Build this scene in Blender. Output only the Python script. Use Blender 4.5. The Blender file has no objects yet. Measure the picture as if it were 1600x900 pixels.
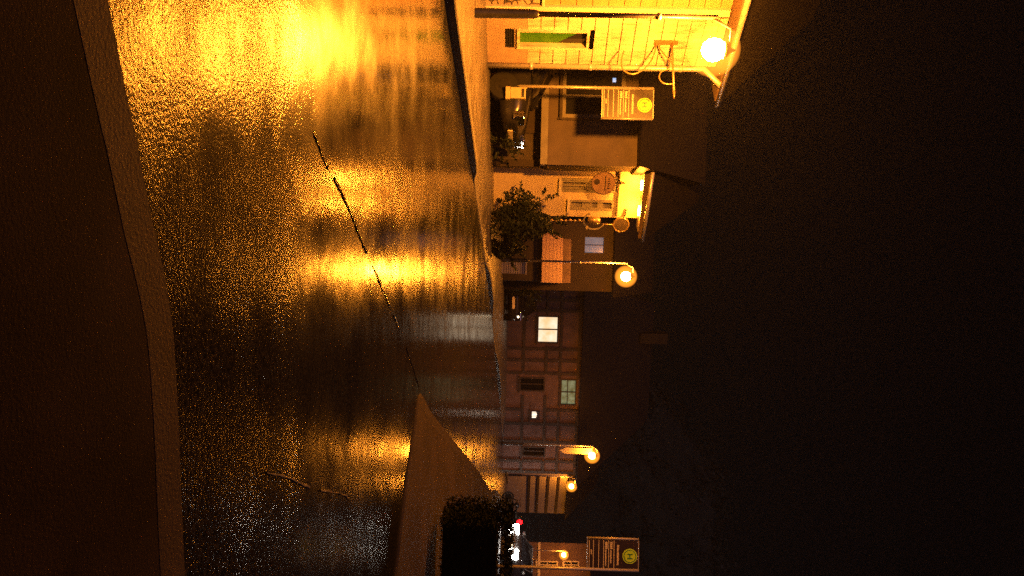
import bpy, bmesh, math, random
from mathutils import Vector, Matrix
R = math.radians
random.seed(7)
sc = bpy.context.scene
COL = sc.collection

# ------------------------------------------------------------------ camera
FPX = 1167.0                       # focal length in pixels of the 1600 px wide photograph
PITCH, ROLL = R(1.03), 0.025       # the photograph was taken with the camera turned on its side
F_ = Vector((0, math.cos(PITCH), -math.sin(PITCH)))
A0 = Vector((0, math.sin(PITCH), math.cos(PITCH)))
B0 = Vector((1, 0, 0))
A_ = math.cos(ROLL) * A0 - math.sin(ROLL) * B0      # picture right = up in the world
B_ = math.sin(ROLL) * A0 + math.cos(ROLL) * B0      # picture down  = right in the world
EYE = Vector((0, 0, 1.0))
cd = bpy.data.cameras.new('camera'); cam = bpy.data.objects.new('camera', cd); COL.objects.link(cam)
cd.sensor_fit = 'HORIZONTAL'; cd.sensor_width = 36; cd.lens = 36 * FPX / 1600
cd.clip_start = .05; cd.clip_end = 2000
M = Matrix((A_, -B_, -F_)).transposed().to_4x4(); M.translation = EYE
cam.matrix_world = M
sc.camera = cam

# ------------------------------------------------------------------ light: night sky and a faint town glow
w = bpy.data.worlds.new("World"); sc.world = w; w.use_nodes = True
nt = w.node_tree; nt.nodes.clear()
sky = nt.nodes.new('ShaderNodeTexSky'); sky.sky_type = 'NISHITA'; sky.sun_disc = False
sky.sun_elevation = R(50); sky.sun_rotation = R(200); sky.dust_density = 4
mx = nt.nodes.new('ShaderNodeMix'); mx.data_type = 'RGBA'; mx.blend_type = 'MULTIPLY'; mx.inputs[0].default_value = 1
mx.inputs[7].default_value = (1.0, .8, .6, 1)
bg = nt.nodes.new('ShaderNodeBackground'); bg.inputs[1].default_value = .0005
ow = nt.nodes.new('ShaderNodeOutputWorld')
nt.links.new(sky.outputs[0], mx.inputs[6]); nt.links.new(mx.outputs[2], bg.inputs[0]); nt.links.new(bg.outputs[0], ow.inputs[0])
sl = bpy.data.lights.new('sun', 'SUN'); so = bpy.data.objects.new('sun', sl); COL.objects.link(so)
sl.energy = .3; sl.angle = R(60); sl.color = (.9, .5, .68)
so.rotation_euler = (R(40), 0, R(-160 + 180))   # a diffuse glow of the town from behind the viewer
so.rotation_euler = (R(48), 0, R(-15))
sc.view_settings.view_transform = 'Standard'; sc.view_settings.look = 'None'
sc.view_settings.exposure = 0; sc.view_settings.gamma = 1
sc.cycles.use_denoising = False
sc.cycles.max_bounces = 6; sc.cycles.volume_bounces = 0
sc.cycles.sample_clamp_indirect = 4
sc.cycles.caustics_reflective = False
SODIUM = (1, .295, .02)
LAMP_L = 4300

# ------------------------------------------------------------------ picture pixel -> place
def ray(x, y):
    return (F_ * FPX + A_ * (x - 800) + B_ * (y - 450)).normalized()
def gp(x, y, z=0.0):               # point of the ground
    d = ray(x, y); t = (z - EYE.z) / d.z
    return EYE + d * t
def dp(x, y, Y):                   # point at distance Y down the street
    d = ray(x, y); return EYE + d * (Y / d.y)

# ------------------------------------------------------------------ materials
def mat(name):
    m = bpy.data.materials.new(name); m.use_nodes = True
    n = m.node_tree; b = n.nodes['Principled BSDF']
    return m, n, b
def noise(n, scale, detail=4, rough=.55, coord='Object', vec=None):
    t = n.nodes.new('ShaderNodeTexNoise'); t.inputs['Scale'].default_value = scale
    t.inputs['Detail'].default_value = detail; t.inputs['Roughness'].default_value = rough
    if vec is None:
        c = n.nodes.new('ShaderNodeTexCoord'); vec = c.outputs[coord]
    n.links.new(vec, t.inputs['Vector'])
    return t
def ramp(n, src, stops):
    r = n.nodes.new('ShaderNodeValToRGB'); e = r.color_ramp.elements
    while len(e) < len(stops): e.new(.5)
    for i, (p, c) in enumerate(stops):
        e[i].position = p; e[i].color = c if len(c) == 4 else (*c, 1)
    n.links.new(src, r.inputs[0]); return r
def g(v): return (v, v, v, 1)
def simple(name, c1, c2, scale=6, rough=.7, bump=.15, bscale=60, metal=0, spec=.5, bdist=.01):
    m, n, b = mat(name)
    t = noise(n, scale, 6)
    r = ramp(n, t.outputs[0], [(.3, c1), (.7, c2)])
    n.links.new(r.outputs[0], b.inputs['Base Color'])
    b.inputs['Roughness'].default_value = rough; b.inputs['Metallic'].default_value = metal
    b.inputs['Specular IOR Level'].default_value = spec
    if bump:
        t2 = noise(n, bscale, 4)
        bp = n.nodes.new('ShaderNodeBump'); bp.inputs['Strength'].default_value = bump; bp.inputs['Distance'].default_value = bdist
        n.links.new(t2.outputs[0], bp.inputs['Height']); n.links.new(bp.outputs[0], b.inputs['Normal'])
    return m
def emit(name, col, s):
    m, n, b = mat(name)
    b.inputs['Base Color'].default_value = (*col, 1)
    b.inputs['Emission Color'].default_value = (*col, 1); b.inputs['Emission Strength'].default_value = s
    return m

def make_asphalt():
    m, n, b = mat('wet_asphalt')
    L = n.links.new
    co = n.nodes.new('ShaderNodeTexCoord').outputs['Object']
    sep = n.nodes.new('ShaderNodeSeparateXYZ'); L(co, sep.inputs[0])
    # coarse old asphalt near the kerb where the viewer stands, smoother newer asphalt across the street
    wob = noise(n, .9, 3, vec=co)
    ad = n.nodes.new('ShaderNodeMath'); ad.operation = 'MULTIPLY_ADD'; ad.inputs[1].default_value = .8
    L(wob.outputs[0], ad.inputs[0]); L(sep.outputs[1], ad.inputs[2])
    sm = n.nodes.new('ShaderNodeMapRange'); sm.interpolation_type = 'SMOOTHSTEP'
    sm.inputs['From Min'].default_value = 3.3; sm.inputs['From Max'].default_value = 3.9
    L(ad.outputs[0], sm.inputs['Value'])                   # 0 coarse .. 1 smooth
    # puddled film: patches
    pat = noise(n, 1.3, 5, .6, vec=co)
    film = ramp(n, pat.outputs[0], [(.28, g(0)), (.72, g(1))])
    fr = n.nodes.new('ShaderNodeMapRange'); fr.inputs['To Min'].default_value = .27; fr.inputs['To Max'].default_value = .1
    L(film.outputs[0], fr.inputs['Value'])
    rr = n.nodes.new('ShaderNodeMix'); rr.inputs[2].default_value = .2
    L(sm.outputs[0], rr.inputs[0]); L(fr.outputs[0], rr.inputs[3]); L(rr.outputs[0], b.inputs['Roughness'])
    # stone grain
    v = n.nodes.new('ShaderNodeTexVoronoi'); v.inputs['Scale'].default_value = 70; L(co, v.inputs['Vector'])
    gr = noise(n, 45, 5, .75, vec=co)
    h = n.nodes.new('ShaderNodeMath'); h.operation = 'MULTIPLY_ADD'; h.inputs[1].default_value = -.5
    cr = n.nodes.new('ShaderNodeMath'); cr.operation = 'MULTIPLY_ADD'; cr.inputs[1].default_value = .9
    sc_ = n.nodes.new('ShaderNodeSeparateColor'); L(v.outputs['Color'], sc_.inputs[0])
    L(sc_.outputs[0], cr.inputs[0]); L(gr.outputs[0], cr.inputs[2])
    L(v.outputs['Distance'], h.inputs[0]); L(cr.outputs[0], h.inputs[2])
    st = n.nodes.new('ShaderNodeMapRange'); st.inputs['To Min'].default_value = 1.0; st.inputs['To Max'].default_value = .07
    L(sm.outputs[0], st.inputs['Value'])
    bp = n.nodes.new('ShaderNodeBump'); bp.inputs['Distance'].default_value = .0022
    # worn tracks along the street: smoother, less stone showing
    mp = n.nodes.new('ShaderNodeMapping'); mp.inputs['Rotation'].default_value = (0, 0, R(-62)); mp.inputs['Scale'].default_value = (.9, 1.7, 1); L(co, mp.inputs[0])
    tr = noise(n, 1.6, 6, .6, vec=mp.outputs[0])
    tm = ramp(n, tr.outputs[0], [(.36, g(.3)), (.64, g(1))])
    sm2 = n.nodes.new('ShaderNodeMath'); sm2.operation = 'MULTIPLY'; L(st.outputs[0], sm2.inputs[0]); L(tm.outputs[0], sm2.inputs[1])
    L(sm2.outputs[0], bp.inputs['Strength']); L(h.outputs[0], bp.inputs['Height'])
    wv = noise(n, 3.2, 2, .5, vec=co)
    b2 = n.nodes.new('ShaderNodeBump'); b2.inputs['Distance'].default_value = .02; b2.inputs['Strength'].default_value = .2
    L(wv.outputs[0], b2.inputs['Height']); L(bp.outputs[0], b2.inputs['Normal'])
    L(b2.outputs[0], b.inputs['Normal'])
    c = ramp(n, gr.outputs[0], [(.42, (.003, .003, .0033)), (.7, (.034, .032, .03))])
    L(c.outputs[0], b.inputs['Base Color'])
    si = n.nodes.new('ShaderNodeMapRange'); si.inputs['To Min'].default_value = .05; si.inputs['To Max'].default_value = .6
    L(sm.outputs[0], si.inputs['Value']); L(si.outputs[0], b.inputs['Specular IOR Level'])
    return m
def make_paving():
    m, n, b = mat('wet_paving')
    L = n.links.new
    co = n.nodes.new('ShaderNodeTexCoord').outputs['Object']
    br = n.nodes.new('ShaderNodeTexBrick'); br.inputs['Scale'].default_value = 2.4
    br.inputs['Mortar Size'].default_value = .012
    br.inputs['Color1'].default_value = (.09, .082, .076, 1); br.inputs['Color2'].default_value = (.14, .125, .115, 1)
    br.inputs['Mortar'].default_value = (.04, .04, .04, 1); L(co, br.inputs['Vector'])
    t = noise(n, 2.2, 5, vec=co)
    mxr = n.nodes.new('ShaderNodeMix'); mxr.data_type = 'RGBA'; mxr.blend_type = 'MULTIPLY'; mxr.inputs[0].default_value = .6
    L(br.outputs[0], mxr.inputs[6])
    rc = ramp(n, t.outputs[0], [(.3, g(.45)), (.7, g(1))]); L(rc.outputs[0], mxr.inputs[7])
    L(mxr.outputs[2], b.inputs['Base Color'])
    rg = ramp(n, t.outputs[0], [(.35, g(.3)), (.65, g(.6))]); L(rg.outputs[0], b.inputs['Roughness'])
    t2 = noise(n, 70, 3, vec=co)
    bp = n.nodes.new('ShaderNodeBump'); bp.inputs['Strength'].default_value = .3; bp.inputs['Distance'].default_value = .006
    L(t2.outputs[0], bp.inputs['Height']); L(bp.outputs[0], b.inputs['Normal'])
    return m
def make_tiles(name, c1, c2, mo=(.01, .01, .01)):
    m, n, b = mat(name)
    L = n.links.new
    co = n.nodes.new('ShaderNodeTexCoord').outputs['Object']
    br = n.nodes.new('ShaderNodeTexBrick'); br.inputs['Scale'].default_value = 4
    br.inputs['Color1'].default_value = (*c1, 1); br.inputs['Color2'].default_value = (*c2, 1); br.inputs['Mortar'].default_value = (*mo, 1)
    L(co, br.inputs['Vector']); L(br.outputs[0], b.inputs['Base Color'])
    b.inputs['Roughness'].default_value = .6
    bp = n.nodes.new('ShaderNodeBump'); bp.inputs['Strength'].default_value = .5; bp.inputs['Distance'].default_value = .02
    L(br.outputs[1], bp.inputs['Height']); L(bp.outputs[0], b.inputs['Normal'])
    return m
def make_rubble():
    m, n, b = mat('rubble_stone')
    L = n.links.new
    co = n.nodes.new('ShaderNodeTexCoord').outputs['Object']
    v = n.nodes.new('ShaderNodeTexVoronoi'); v.feature = 'DISTANCE_TO_EDGE'; v.inputs['Scale'].default_value = 6.5
    L(co, v.inputs['Vector'])
    v2 = n.nodes.new('ShaderNodeTexVoronoi'); v2.inputs['Scale'].default_value = 6.5; L(co, v2.inputs['Vector'])
    e = ramp(n, v.outputs[0], [(.02, g(.12)), (.1, g(1))])
    c = ramp(n, v2.outputs['Color'], [(.1, (.12, .10, .09)), (.9, (.34, .27, .22))])
    mxr = n.nodes.new('ShaderNodeMix'); mxr.data_type = 'RGBA'; mxr.blend_type = 'MULTIPLY'; mxr.inputs[0].default_value = 1
    L(c.outputs[0], mxr.inputs[6]); L(e.outputs[0], mxr.inputs[7]); L(mxr.outputs[2], b.inputs['Base Color'])
    bp = n.nodes.new('ShaderNodeBump'); bp.inputs['Strength'].default_value = .8; bp.inputs['Distance'].default_value = .03
    L(e.outputs[0], bp.inputs['Height']); L(bp.outputs[0], b.inputs['Normal'])
    b.inputs['Roughness'].default_value = .8
    return m
def make_litpane(name, c1, c2, s, scale=3):
    m, n, b = mat(name)
    t = noise(n, scale, 3)
    r = ramp(n, t.outputs[0], [(.35, c1), (.65, c2)])
    n.links.new(r.outputs[0], b.inputs['Emission Color']); b.inputs['Emission Strength'].default_value = s
    b.inputs['Base Color'].default_value = (.1, .1, .1, 1); b.inputs['Roughness'].default_value = .15
    return m

def make_halo():                   # added halo: glowing volume round the bulb that imitates lamp bloom
    m, n, b = mat('lamp_halo'); n.nodes.remove(b)
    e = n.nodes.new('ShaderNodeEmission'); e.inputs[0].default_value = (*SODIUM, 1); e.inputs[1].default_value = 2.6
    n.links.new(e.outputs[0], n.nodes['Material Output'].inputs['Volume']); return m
def make_board():
    m, n, b = mat('weathered_board'); L = n.links.new
    co = n.nodes.new('ShaderNodeTexCoord').outputs['Object']
    mp = n.nodes.new('ShaderNodeMapping'); mp.inputs['Scale'].default_value = (7, 7, .7); L(co, mp.inputs[0])
    a = noise(n, 1.6, 6, .65, vec=mp.outputs[0]); c2 = noise(n, 1.7, 5, .6, vec=co)
    ra_ = ramp(n, a.outputs[0], [(.32, (.3, .25, .18)), (.48, (.6, .54, .42)), (.7, (.72, .66, .54))])
    rb_ = ramp(n, c2.outputs[0], [(.3, g(.62)), (.6, g(1))])
    mm = n.nodes.new('ShaderNodeMix'); mm.data_type = 'RGBA'; mm.blend_type = 'MULTIPLY'; mm.inputs[0].default_value = 1
    L(ra_.outputs[0], mm.inputs[6]); L(rb_.outputs[0], mm.inputs[7]); L(mm.outputs[2], b.inputs['Base Color'])
    b.inputs['Roughness'].default_value = .6
    t = noise(n, 40, 4, vec=mp.outputs[0]); bp = n.nodes.new('ShaderNodeBump'); bp.inputs['Strength'].default_value = .2; bp.inputs['Distance'].default_value = .005
    L(t.outputs[0], bp.inputs['Height']); L(bp.outputs[0], b.inputs['Normal']); return m
MT = dict(
    asphalt=make_asphalt(), paving=make_paving(), rubble=make_rubble(),
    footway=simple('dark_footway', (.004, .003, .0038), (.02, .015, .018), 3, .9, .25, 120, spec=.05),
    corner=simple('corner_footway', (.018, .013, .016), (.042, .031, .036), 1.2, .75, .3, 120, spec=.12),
    kerb=simple('kerb_granite', (.09, .085, .08), (.17, .16, .15), 9, .6, .3, 90, spec=.2),
    kerb_dark=simple('worn_kerb', (.028, .022, .025), (.045, .036, .04), 5, .8, .4, 90, spec=.1),
    gutter=simple('dark_gutter', (.006, .005, .005), (.014, .012, .012), 7, .85, .5, 90, spec=.1),
    hedgeleaf=simple('hedge_leaf', (.002, .004, .002), (.004, .007, .003), 3, .9, 0, spec=.08),
    soil=simple('dark_soil', (.02, .018, .015), (.04, .035, .03), 2, .9, .3, 20),
    seam=simple('joint_filler', (.01, .01, .01), (.025, .024, .022), 12, .16, .8, 25),
    board=make_board(),
    orange=simple('ochre_board', (.36, .2, .1), (.44, .26, .13), 5, .6, .2, 40),
    trim=simple('pale_trim', (.5, .45, .36), (.58, .53, .44), 8, .5, .1, 60),
    plasterA=simple('plinth_plaster', (.27, .2, .16), (.36, .28, .22), 4, .8, .3, 70),
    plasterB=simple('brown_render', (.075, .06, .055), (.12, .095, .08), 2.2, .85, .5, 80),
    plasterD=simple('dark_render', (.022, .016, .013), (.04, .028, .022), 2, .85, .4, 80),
    plasterC=simple('ochre_render', (.44, .36, .24), (.52, .43, .3), 2.5, .8, .3, 70),
    plasterF=simple('rose_infill', (.09, .06, .056), (.17, .11, .1), 1.8, .85, .3, 70),
    plasterG=simple('pale_infill', (.5, .44, .36), (.6, .54, .44), 2, .8, .2, 70),
    timber=simple('old_timber', (.025, .018, .014), (.06, .045, .035), 6, .75, .4, 40),
    greywood=simple('grey_wood', (.15, .14, .125), (.22, .205, .18), 5, .65, .3, 50),
    roof=make_tiles('dark_tiles', (.008, .006, .006), (.014, .01, .009)),
    roofE=make_tiles('red_tiles', (.24, .14, .12), (.28, .17, .14), (.16, .09, .08)),
    soffit=simple('eave_board', (.09, .06, .045), (.13, .09, .065), 5, .7, .2, 40),
    glass=simple('dark_glass', (.012, .013, .016), (.02, .02, .024), 1, .06, 0, spec=.6),
    greenshine=simple('green_reflection', (.02, .11, .004), (.05, .17, .008), 4, .35, 0),  # green reflection in the window put into the pane colour
    blueglass=make_litpane('blue_lit_blind', (.07, .10, .135), (.09, .125, .16), 1.0, 4),
    steel=simple('painted_steel', (.42, .39, .32), (.5, .46, .38), 20, .35, .05, 60, metal=.35),
    iron=simple('black_iron', (.012, .012, .013), (.03, .028, .027), 12, .4, .25, 80),
    zinc=simple('zinc_pipe', (.5, .48, .43), (.6, .57, .5), 9, .35, .1, 60, metal=.4),
    gold=simple('gilt_iron', (.35, .25, .12), (.45, .33, .16), 12, .35, .2, 60, metal=.6),
    panel=simple('sign_panel', (.022, .014, .014), (.03, .02, .018), 8, .4, .05, 60),
    letter=simple('sign_letters', (.62, .56, .4), (.7, .62, .45), 9, .5, 0),
    hyellow=simple('sign_yellow', (.42, .75, .02), (.5, .8, .03), 6, .45, 0),
    hgreen=simple('sign_green', (.03, .16, .06), (.04, .2, .08), 6, .45, 0),
    bin=simple('bin_metal', (.42, .36, .2), (.5, .43, .25), 7, .4, .1, 50),
    leaf=simple('dark_leaf', (.004, .009, .004), (.009, .017, .007), 3, .6, 0),
    leaf2=simple('mid_leaf', (.01, .022, .01), (.022, .04, .018), 3, .6, 0),
    bark=simple('bark', (.02, .016, .012), (.035, .028, .02), 12, .9, .6, 30),
    hill=simple('hill_wood', (.012, .022, .013), (.025, .04, .024), .15, .95, .8, 1.2, bdist=.6),
    clay=simple('clay_pot', (.3, .15, .09), (.36, .19, .11), 9, .7, .2, 40),
    flower=simple('pale_blossom', (.35, .24, .2), (.5, .36, .3), 20, .7, 0),
    carpaint=simple('dark_car_paint', (.012, .012, .016), (.02, .019, .022), 3, .22, 0, spec=.6),
    carsilver=simple('grey_car_paint', (.1, .1, .1), (.13, .13, .13), 3, .3, 0),
    rubber=simple('tyre_rubber', (.004, .004, .004), (.008, .008, .008), 30, .8, .3, 60),
    chrome=simple('chrome', (.7, .7, .7), (.8, .8, .8), 9, .1, 0, metal=1),
    disc=simple('inn_sign_disc', (.26, .17, .11), (.34, .23, .15), 14, .5, .2, 40),
    halo=make_halo(),
    bulb=emit('sodium_bulb', SODIUM, LAMP_L), bulb2=emit('sodium_bulb_weaker', SODIUM, LAMP_L * .2), bulb3=emit('sodium_bulb_weak', SODIUM, LAMP_L * .075),
    flood=emit('facade_lamp', SODIUM, 900),
    glint=emit('white_glint', (1, .8, .5), 8),
    head=emit('headlight_glow', (1, .93, .82), 110),
    tail=emit('tail_light_glow', (1, .004, .006), 9),
    blueshine=emit('blue_reflection', (.3, .55, 1), .9),
    warmpane=make_litpane('lit_window', (1, .62, .30), (1, .86, .62), 1.1, 2),
    greenpane=make_litpane('dim_lit_window', (.10, .12, .045), (.26, .30, .16), .75, 5),
    candlepane=make_litpane('candle_window', (.10, .07, .06), (.14, .1, .09), .15, 5),
    candle=emit('candle_glow', (1, .85, .65), 2.2),
)

# ------------------------------------------------------------------ mesh helpers
class MB:
    def __init__(self): self.bm = bmesh.new()
    def face(self, pts):
        return self.bm.faces.new([self.bm.verts.new(p) for p in pts])
    def box(self, x0, x1, y0, y1, z0, z1):
        v = [self.bm.verts.new((x, y, z)) for x in (x0, x1) for y in (y0, y1) for z in (z0, z1)]
        for f in ((0, 1, 3, 2), (4, 6, 7, 5), (0, 4, 5, 1), (2, 3, 7, 6), (0, 2, 6, 4), (1, 5, 7, 3)):
            self.bm.faces.new([v[i] for i in f])
        return self
    def bar(self, p, q, wd, th, up=(0, 1, 0)):          # beam between two points
        p, q = Vector(p), Vector(q); d = (q - p).normalized(); u = Vector(up)
        s = d.cross(u).normalized() * wd / 2; u = s.normalized().cross(d).normalized() * th / 2
        a = [self.bm.verts.new(p + i * s + j * u) for i, j in ((-1, -1), (1, -1), (1, 1), (-1, 1))]
        b = [self.bm.verts.new(q + i * s + j * u) for i, j in ((-1, -1), (1, -1), (1, 1), (-1, 1))]
        for k in range(4): self.bm.faces.new((a[k], a[(k + 1) % 4], b[(k + 1) % 4], b[k]))
        self.bm.faces.new(a[::-1]); self.bm.faces.new(b); return self
    def tube(self, pts, r, n=10, cap=True):
        pts = [Vector(p) for p in pts]; rs = r if isinstance(r, (list, tuple)) else [r] * len(pts)
        rings = []; ref = None
        for i, p in enumerate(pts):
            d = (pts[min(i + 1, len(pts) - 1)] - pts[max(i - 1, 0)]).normalized()
            if ref is None:
                ref = d.orthogonal().normalized()
            ref = (ref - d * ref.dot(d)).normalized(); o = d.cross(ref)
            rings.append([self.bm.verts.new(p + (ref * math.cos(2 * math.pi * k / n) + o * math.sin(2 * math.pi * k / n)) * rs[i]) for k in range(n)])
        for a, b in zip(rings, rings[1:]):
            for k in range(n):
                f = self.bm.faces.new((a[k], a[(k + 1) % n], b[(k + 1) % n], b[k])); f.smooth = True
        if cap:
            self.bm.faces.new(rings[0][::-1]); self.bm.faces.new(rings[-1])
        return self
    def lathe(self, prof, c=(0, 0, 0), n=20):            # prof: (r, z)
        c = Vector(c); rings = []
        for r, z in prof:
            rings.append([self.bm.verts.new(c + Vector((max(r, 1e-4) * math.cos(2 * math.pi * k / n), max(r, 1e-4) * math.sin(2 * math.pi * k / n), z))) for k in range(n)])
        for a, b in zip(rings, rings[1:]):
            for k in range(n):
                f = self.bm.faces.new((a[k], a[(k + 1) % n], b[(k + 1) % n], b[k])); f.smooth = True
        self.bm.faces.new(rings[0][::-1]); self.bm.faces.new(rings[-1]); return self
    def disc(self, c, r, axis, th, n=32, ry=None):       # short cylinder
        c = Vector(c); ax = Vector(axis).normalized(); u = ax.orthogonal().normalized(); v = ax.cross(u)
        return self.tube([c - ax * th / 2, c + ax * th / 2], r, n)
    def leaves(self, c, rad, count, size, inner=.35):
        for _ in range(count):
            while True:
                p = Vector((random.uniform(-1, 1), random.uniform(-1, 1), random.uniform(-1, 1)))
                if inner < p.length < 1: break
            p = Vector((p.x * rad[0], p.y * rad[1], p.z * rad[2])) + Vector(c)
            a = Vector((random.gauss(0, 1), random.gauss(0, 1), random.gauss(0, 1))).normalized()
            b = a.orthogonal().normalized(); s = size * random.uniform(.6, 1.4)
            self.face([p - a * s, p + b * s * .45, p + a * s, p - b * s * .45])
        return self
    def wall(self, x0, x1, z0, z1, holes=(), th=.25, top=None):   # wall along x, front face y=0, with openings
        xs = sorted({x0, x1, *[h[0] for h in holes], *[h[1] for h in holes]})
        zs = sorted({z0, z1, *[h[2] for h in holes], *[h[3] for h in holes]})
        xs = [x for x in xs if x0 <= x <= x1]; zs = [z for z in zs if z0 <= z <= z1]
        def solid(i, j):
            if not (0 <= i < len(xs) - 1 and 0 <= j < len(zs) - 1): return False
            cx, cz = (xs[i] + xs[i + 1]) / 2, (zs[j] + zs[j + 1]) / 2
            return not any(h[0] < cx < h[1] and h[2] < cz < h[3] for h in holes)
        for i in range(len(xs) - 1):
            for j in range(len(zs) - 1):
                if not solid(i, j): continue
                a, b, c, d = xs[i], xs[i + 1], zs[j], zs[j + 1]
                self.face([(a, 0, c), (b, 0, c), (b, 0, d), (a, 0, d)])
                self.face([(a, th, c), (a, th, d), (b, th, d), (b, th, c)])
                if not solid(i - 1, j): self.face([(a, 0, c), (a, 0, d), (a, th, d), (a, th, c)])
                if not solid(i + 1, j): self.face([(b, 0, c), (b, th, c), (b, th, d), (b, 0, d)])
                if not solid(i, j - 1): self.face([(a, 0, c), (a, th, c), (b, th, c), (b, 0, c)])
                if not solid(i, j + 1): self.face([(a, 0, d), (b, 0, d), (b, th, d), (a, th, d)])
        return self
    def build(self, name, m, parent=None, bevel=0, matrix=None):
        bmesh.ops.recalc_face_normals(self.bm, faces=self.bm.faces)
        me = bpy.data.meshes.new(name); self.bm.to_mesh(me); self.bm.free()
        me.materials.append(MT[m] if isinstance(m, str) else m)
        o = bpy.data.objects.new(name, me); COL.objects.link(o)
        if parent is not None: o.parent = parent
        if matrix is not None: o.matrix_local = matrix
        if bevel:
            md = o.modifiers.new('bevel', 'BEVEL'); md.width = bevel; md.segments = 2; md.limit_method = 'ANGLE'
        return o
def tag(o, label=None, cat=None, group=None, kind=None):
    for k, v in (('label', label), ('category', cat), ('group', group), ('kind', kind)):
        if v: o[k] = v
    return o
def empty(name, loc, rz=0, label=None, cat=None, group=None):
    o = bpy.data.objects.new(name, None); COL.objects.link(o)
    o.location = loc; o.rotation_euler = (0, 0, rz); o.empty_display_size = .3
    return tag(o, label, cat, group)
def copy_tree(o, parent=None):
    c = o.copy(); COL.objects.link(c)
    if parent is not None: c.parent = parent
    for ch in [x for x in bpy.data.objects if x.parent == o]: copy_tree(ch, c)
    return c
class Facade:                       # a wall plane seen from the street: x along the wall, y into the house, z up
    def __init__(s, p, q):
        s.o = Vector((p[0], p[1], 0)); d = Vector((q[0] - p[0], q[1] - p[1], 0)); s.len = d.length
        s.u = d.normalized(); s.n = Vector((-s.u.y, s.u.x, 0)); s.rz = math.atan2(s.u.y, s.u.x)
    def at(s, x, y, off=0):
        d = ray(x, y); t = (s.o + s.n * off - EYE).dot(s.n) / d.dot(s.n); P = EYE + d * t
        return (P - s.o).dot(s.u), P.z
def window(parent, x0, x1, z0, z1, pane, frame='greywood', fw=.07, mx=(), mz=(), rec=.1, sill=None, proud=.02):
    f = MB(); f.box(x0, x0 + fw, -proud, rec + .03, z0, z1); f.box(x1 - fw, x1, -proud, rec + .03, z0, z1)
    f.box(x0 + fw, x1 - fw, -proud, rec + .03, z1 - fw, z1); f.box(x0 + fw, x1 - fw, -proud, rec + .03, z0, z0 + fw)
    for t in mx:
        xc = x0 + (x1 - x0) * t; f.box(xc - fw * .4, xc + fw * .4, rec - .05, rec + .028, z0 + fw, z1 - fw)
    for t in mz:
        zc = z0 + (z1 - z0) * t; f.box(x0 + fw, x1 - fw, rec - .045, rec + .026, zc - fw * .3, zc + fw * .3)
    fo = f.build('window', frame, parent)
    MB().box(x0 + fw, x1 - fw, rec, rec + .015, z0 + fw, z1 - fw).build('pane', pane, fo)
    if sill: MB().box(x0 - .06, x1 + .06, -.1, -proud - .004, z0 - .06, z0 + .01).build('sill', sill, fo)
    return fo

# ================================================================== SETTING
def sheet(name, pts, z, m):
    mb = MB(); mb.face([(p[0], p[1], z) for p in pts]); return tag(mb.build(name, m), kind='structure')
sheet('ground', [(-400, -60), (400, -60), (400, 700), (-400, 700)], -.03, 'soil')
sheet('road', [(-60, -30), (90, -30), (90, 170), (-60, 170)], 0, 'asphalt')

def spline(pts, n):
    out = []
    P = [pts[0]] + list(pts) + [pts[-1]]
    for i in range(1, len(P) - 2):
        for k in range(n):
            t = k / n; a, b, c, d = P[i - 1], P[i], P[i + 1], P[i + 2]
            out.append(tuple(.5 * ((2 * b[j]) + (-a[j] + c[j]) * t + (2 * a[j] - 5 * b[j] + 4 * c[j] - d[j]) * t * t + (-a[j] + 3 * b[j] - 3 * c[j] + d[j]) * t ** 3) for j in range(len(b))))
    out.append(tuple(pts[-1])); return out
def raised(kname, pname, line, outer, side, km='kerb', pm='paving', base=.12, mid=.06):
    # line: (x, y, kerb height) ; kerb stones along it and the paved surface behind it
    N = len(line); kb = MB(); pv = MB(); inn = []; prev = None; wd = .14
    for i, (x, y, h) in enumerate(line):
        a, b = line[max(i - 1, 0)], line[min(i + 1, N - 1)]
        t = Vector((b[0] - a[0], b[1] - a[1])).normalized(); nn = Vector((-t.y, t.x)) * side
        inn.append((x + nn.x * wd, y + nn.y * wd, h, nn))
        ch = .015
        ring = [kb.bm.verts.new(v) for v in ((x, y, -.02), (x, y, h - ch), (x + nn.x * ch, y + nn.y * ch, h), (x + nn.x * wd, y + nn.y * wd, h), (x + nn.x * wd, y + nn.y * wd, -.02))]
        if prev:
            for k in range(4): kb.bm.faces.new((prev[k], ring[k], ring[k + 1], prev[k + 1]))
        prev = ring
    ko = tag(kb.build(kname, km), kind='structure')
    for i in range(N - 1):
        for j in range(2):
            pass
    rows = []
    for i, (x, y, h, nn) in enumerate(inn):
        ox, oy = outer(line[i][0], line[i][1], nn)
        mxx, myy = (x + (ox - x) * mid, y + (oy - y) * mid)
        rows.append([pv.bm.verts.new((x, y, h - .001)), pv.bm.verts.new((mxx, myy, base)), pv.bm.verts.new((ox, oy, base))])
    for a, b in zip(rows, rows[1:]):
        pv.bm.faces.new((a[0], b[0], b[1], a[1])); pv.bm.faces.new((a[1], b[1], b[2], a[2]))
    return ko, tag(pv.build(pname, pm), kind='structure')

# far pavement, its kerb lowered at the driveways
kp = [(695, -260, .12), (690, -90, .12), (695, 0, .12), (715, 130, .12), (731, 235, .12), (737, 268, .10), (741, 290, .02), (751, 360, .02), (757, 410, .03), (760, 430, .10), (766, 472, .10),
      (769, 500, .02), (773, 545, .02), (776, 570, .09), (780, 610, .09), (782, 640, .02), (787, 700, .02), (789, 735, .09), (793, 768, .09)]
line = []
for x, y, h in kp:
    if y < -100: line.append((-5.2, 3.0, h)); continue
    p = gp(x, y); line.append((p.x, p.y, h))
line += [(22, 66, .1), (34, 84, .1)]
line = spline(line, 6)
raised('kerb', 'pavement', line, lambda x, y, n: (x - 18, y + 11), 1)

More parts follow.
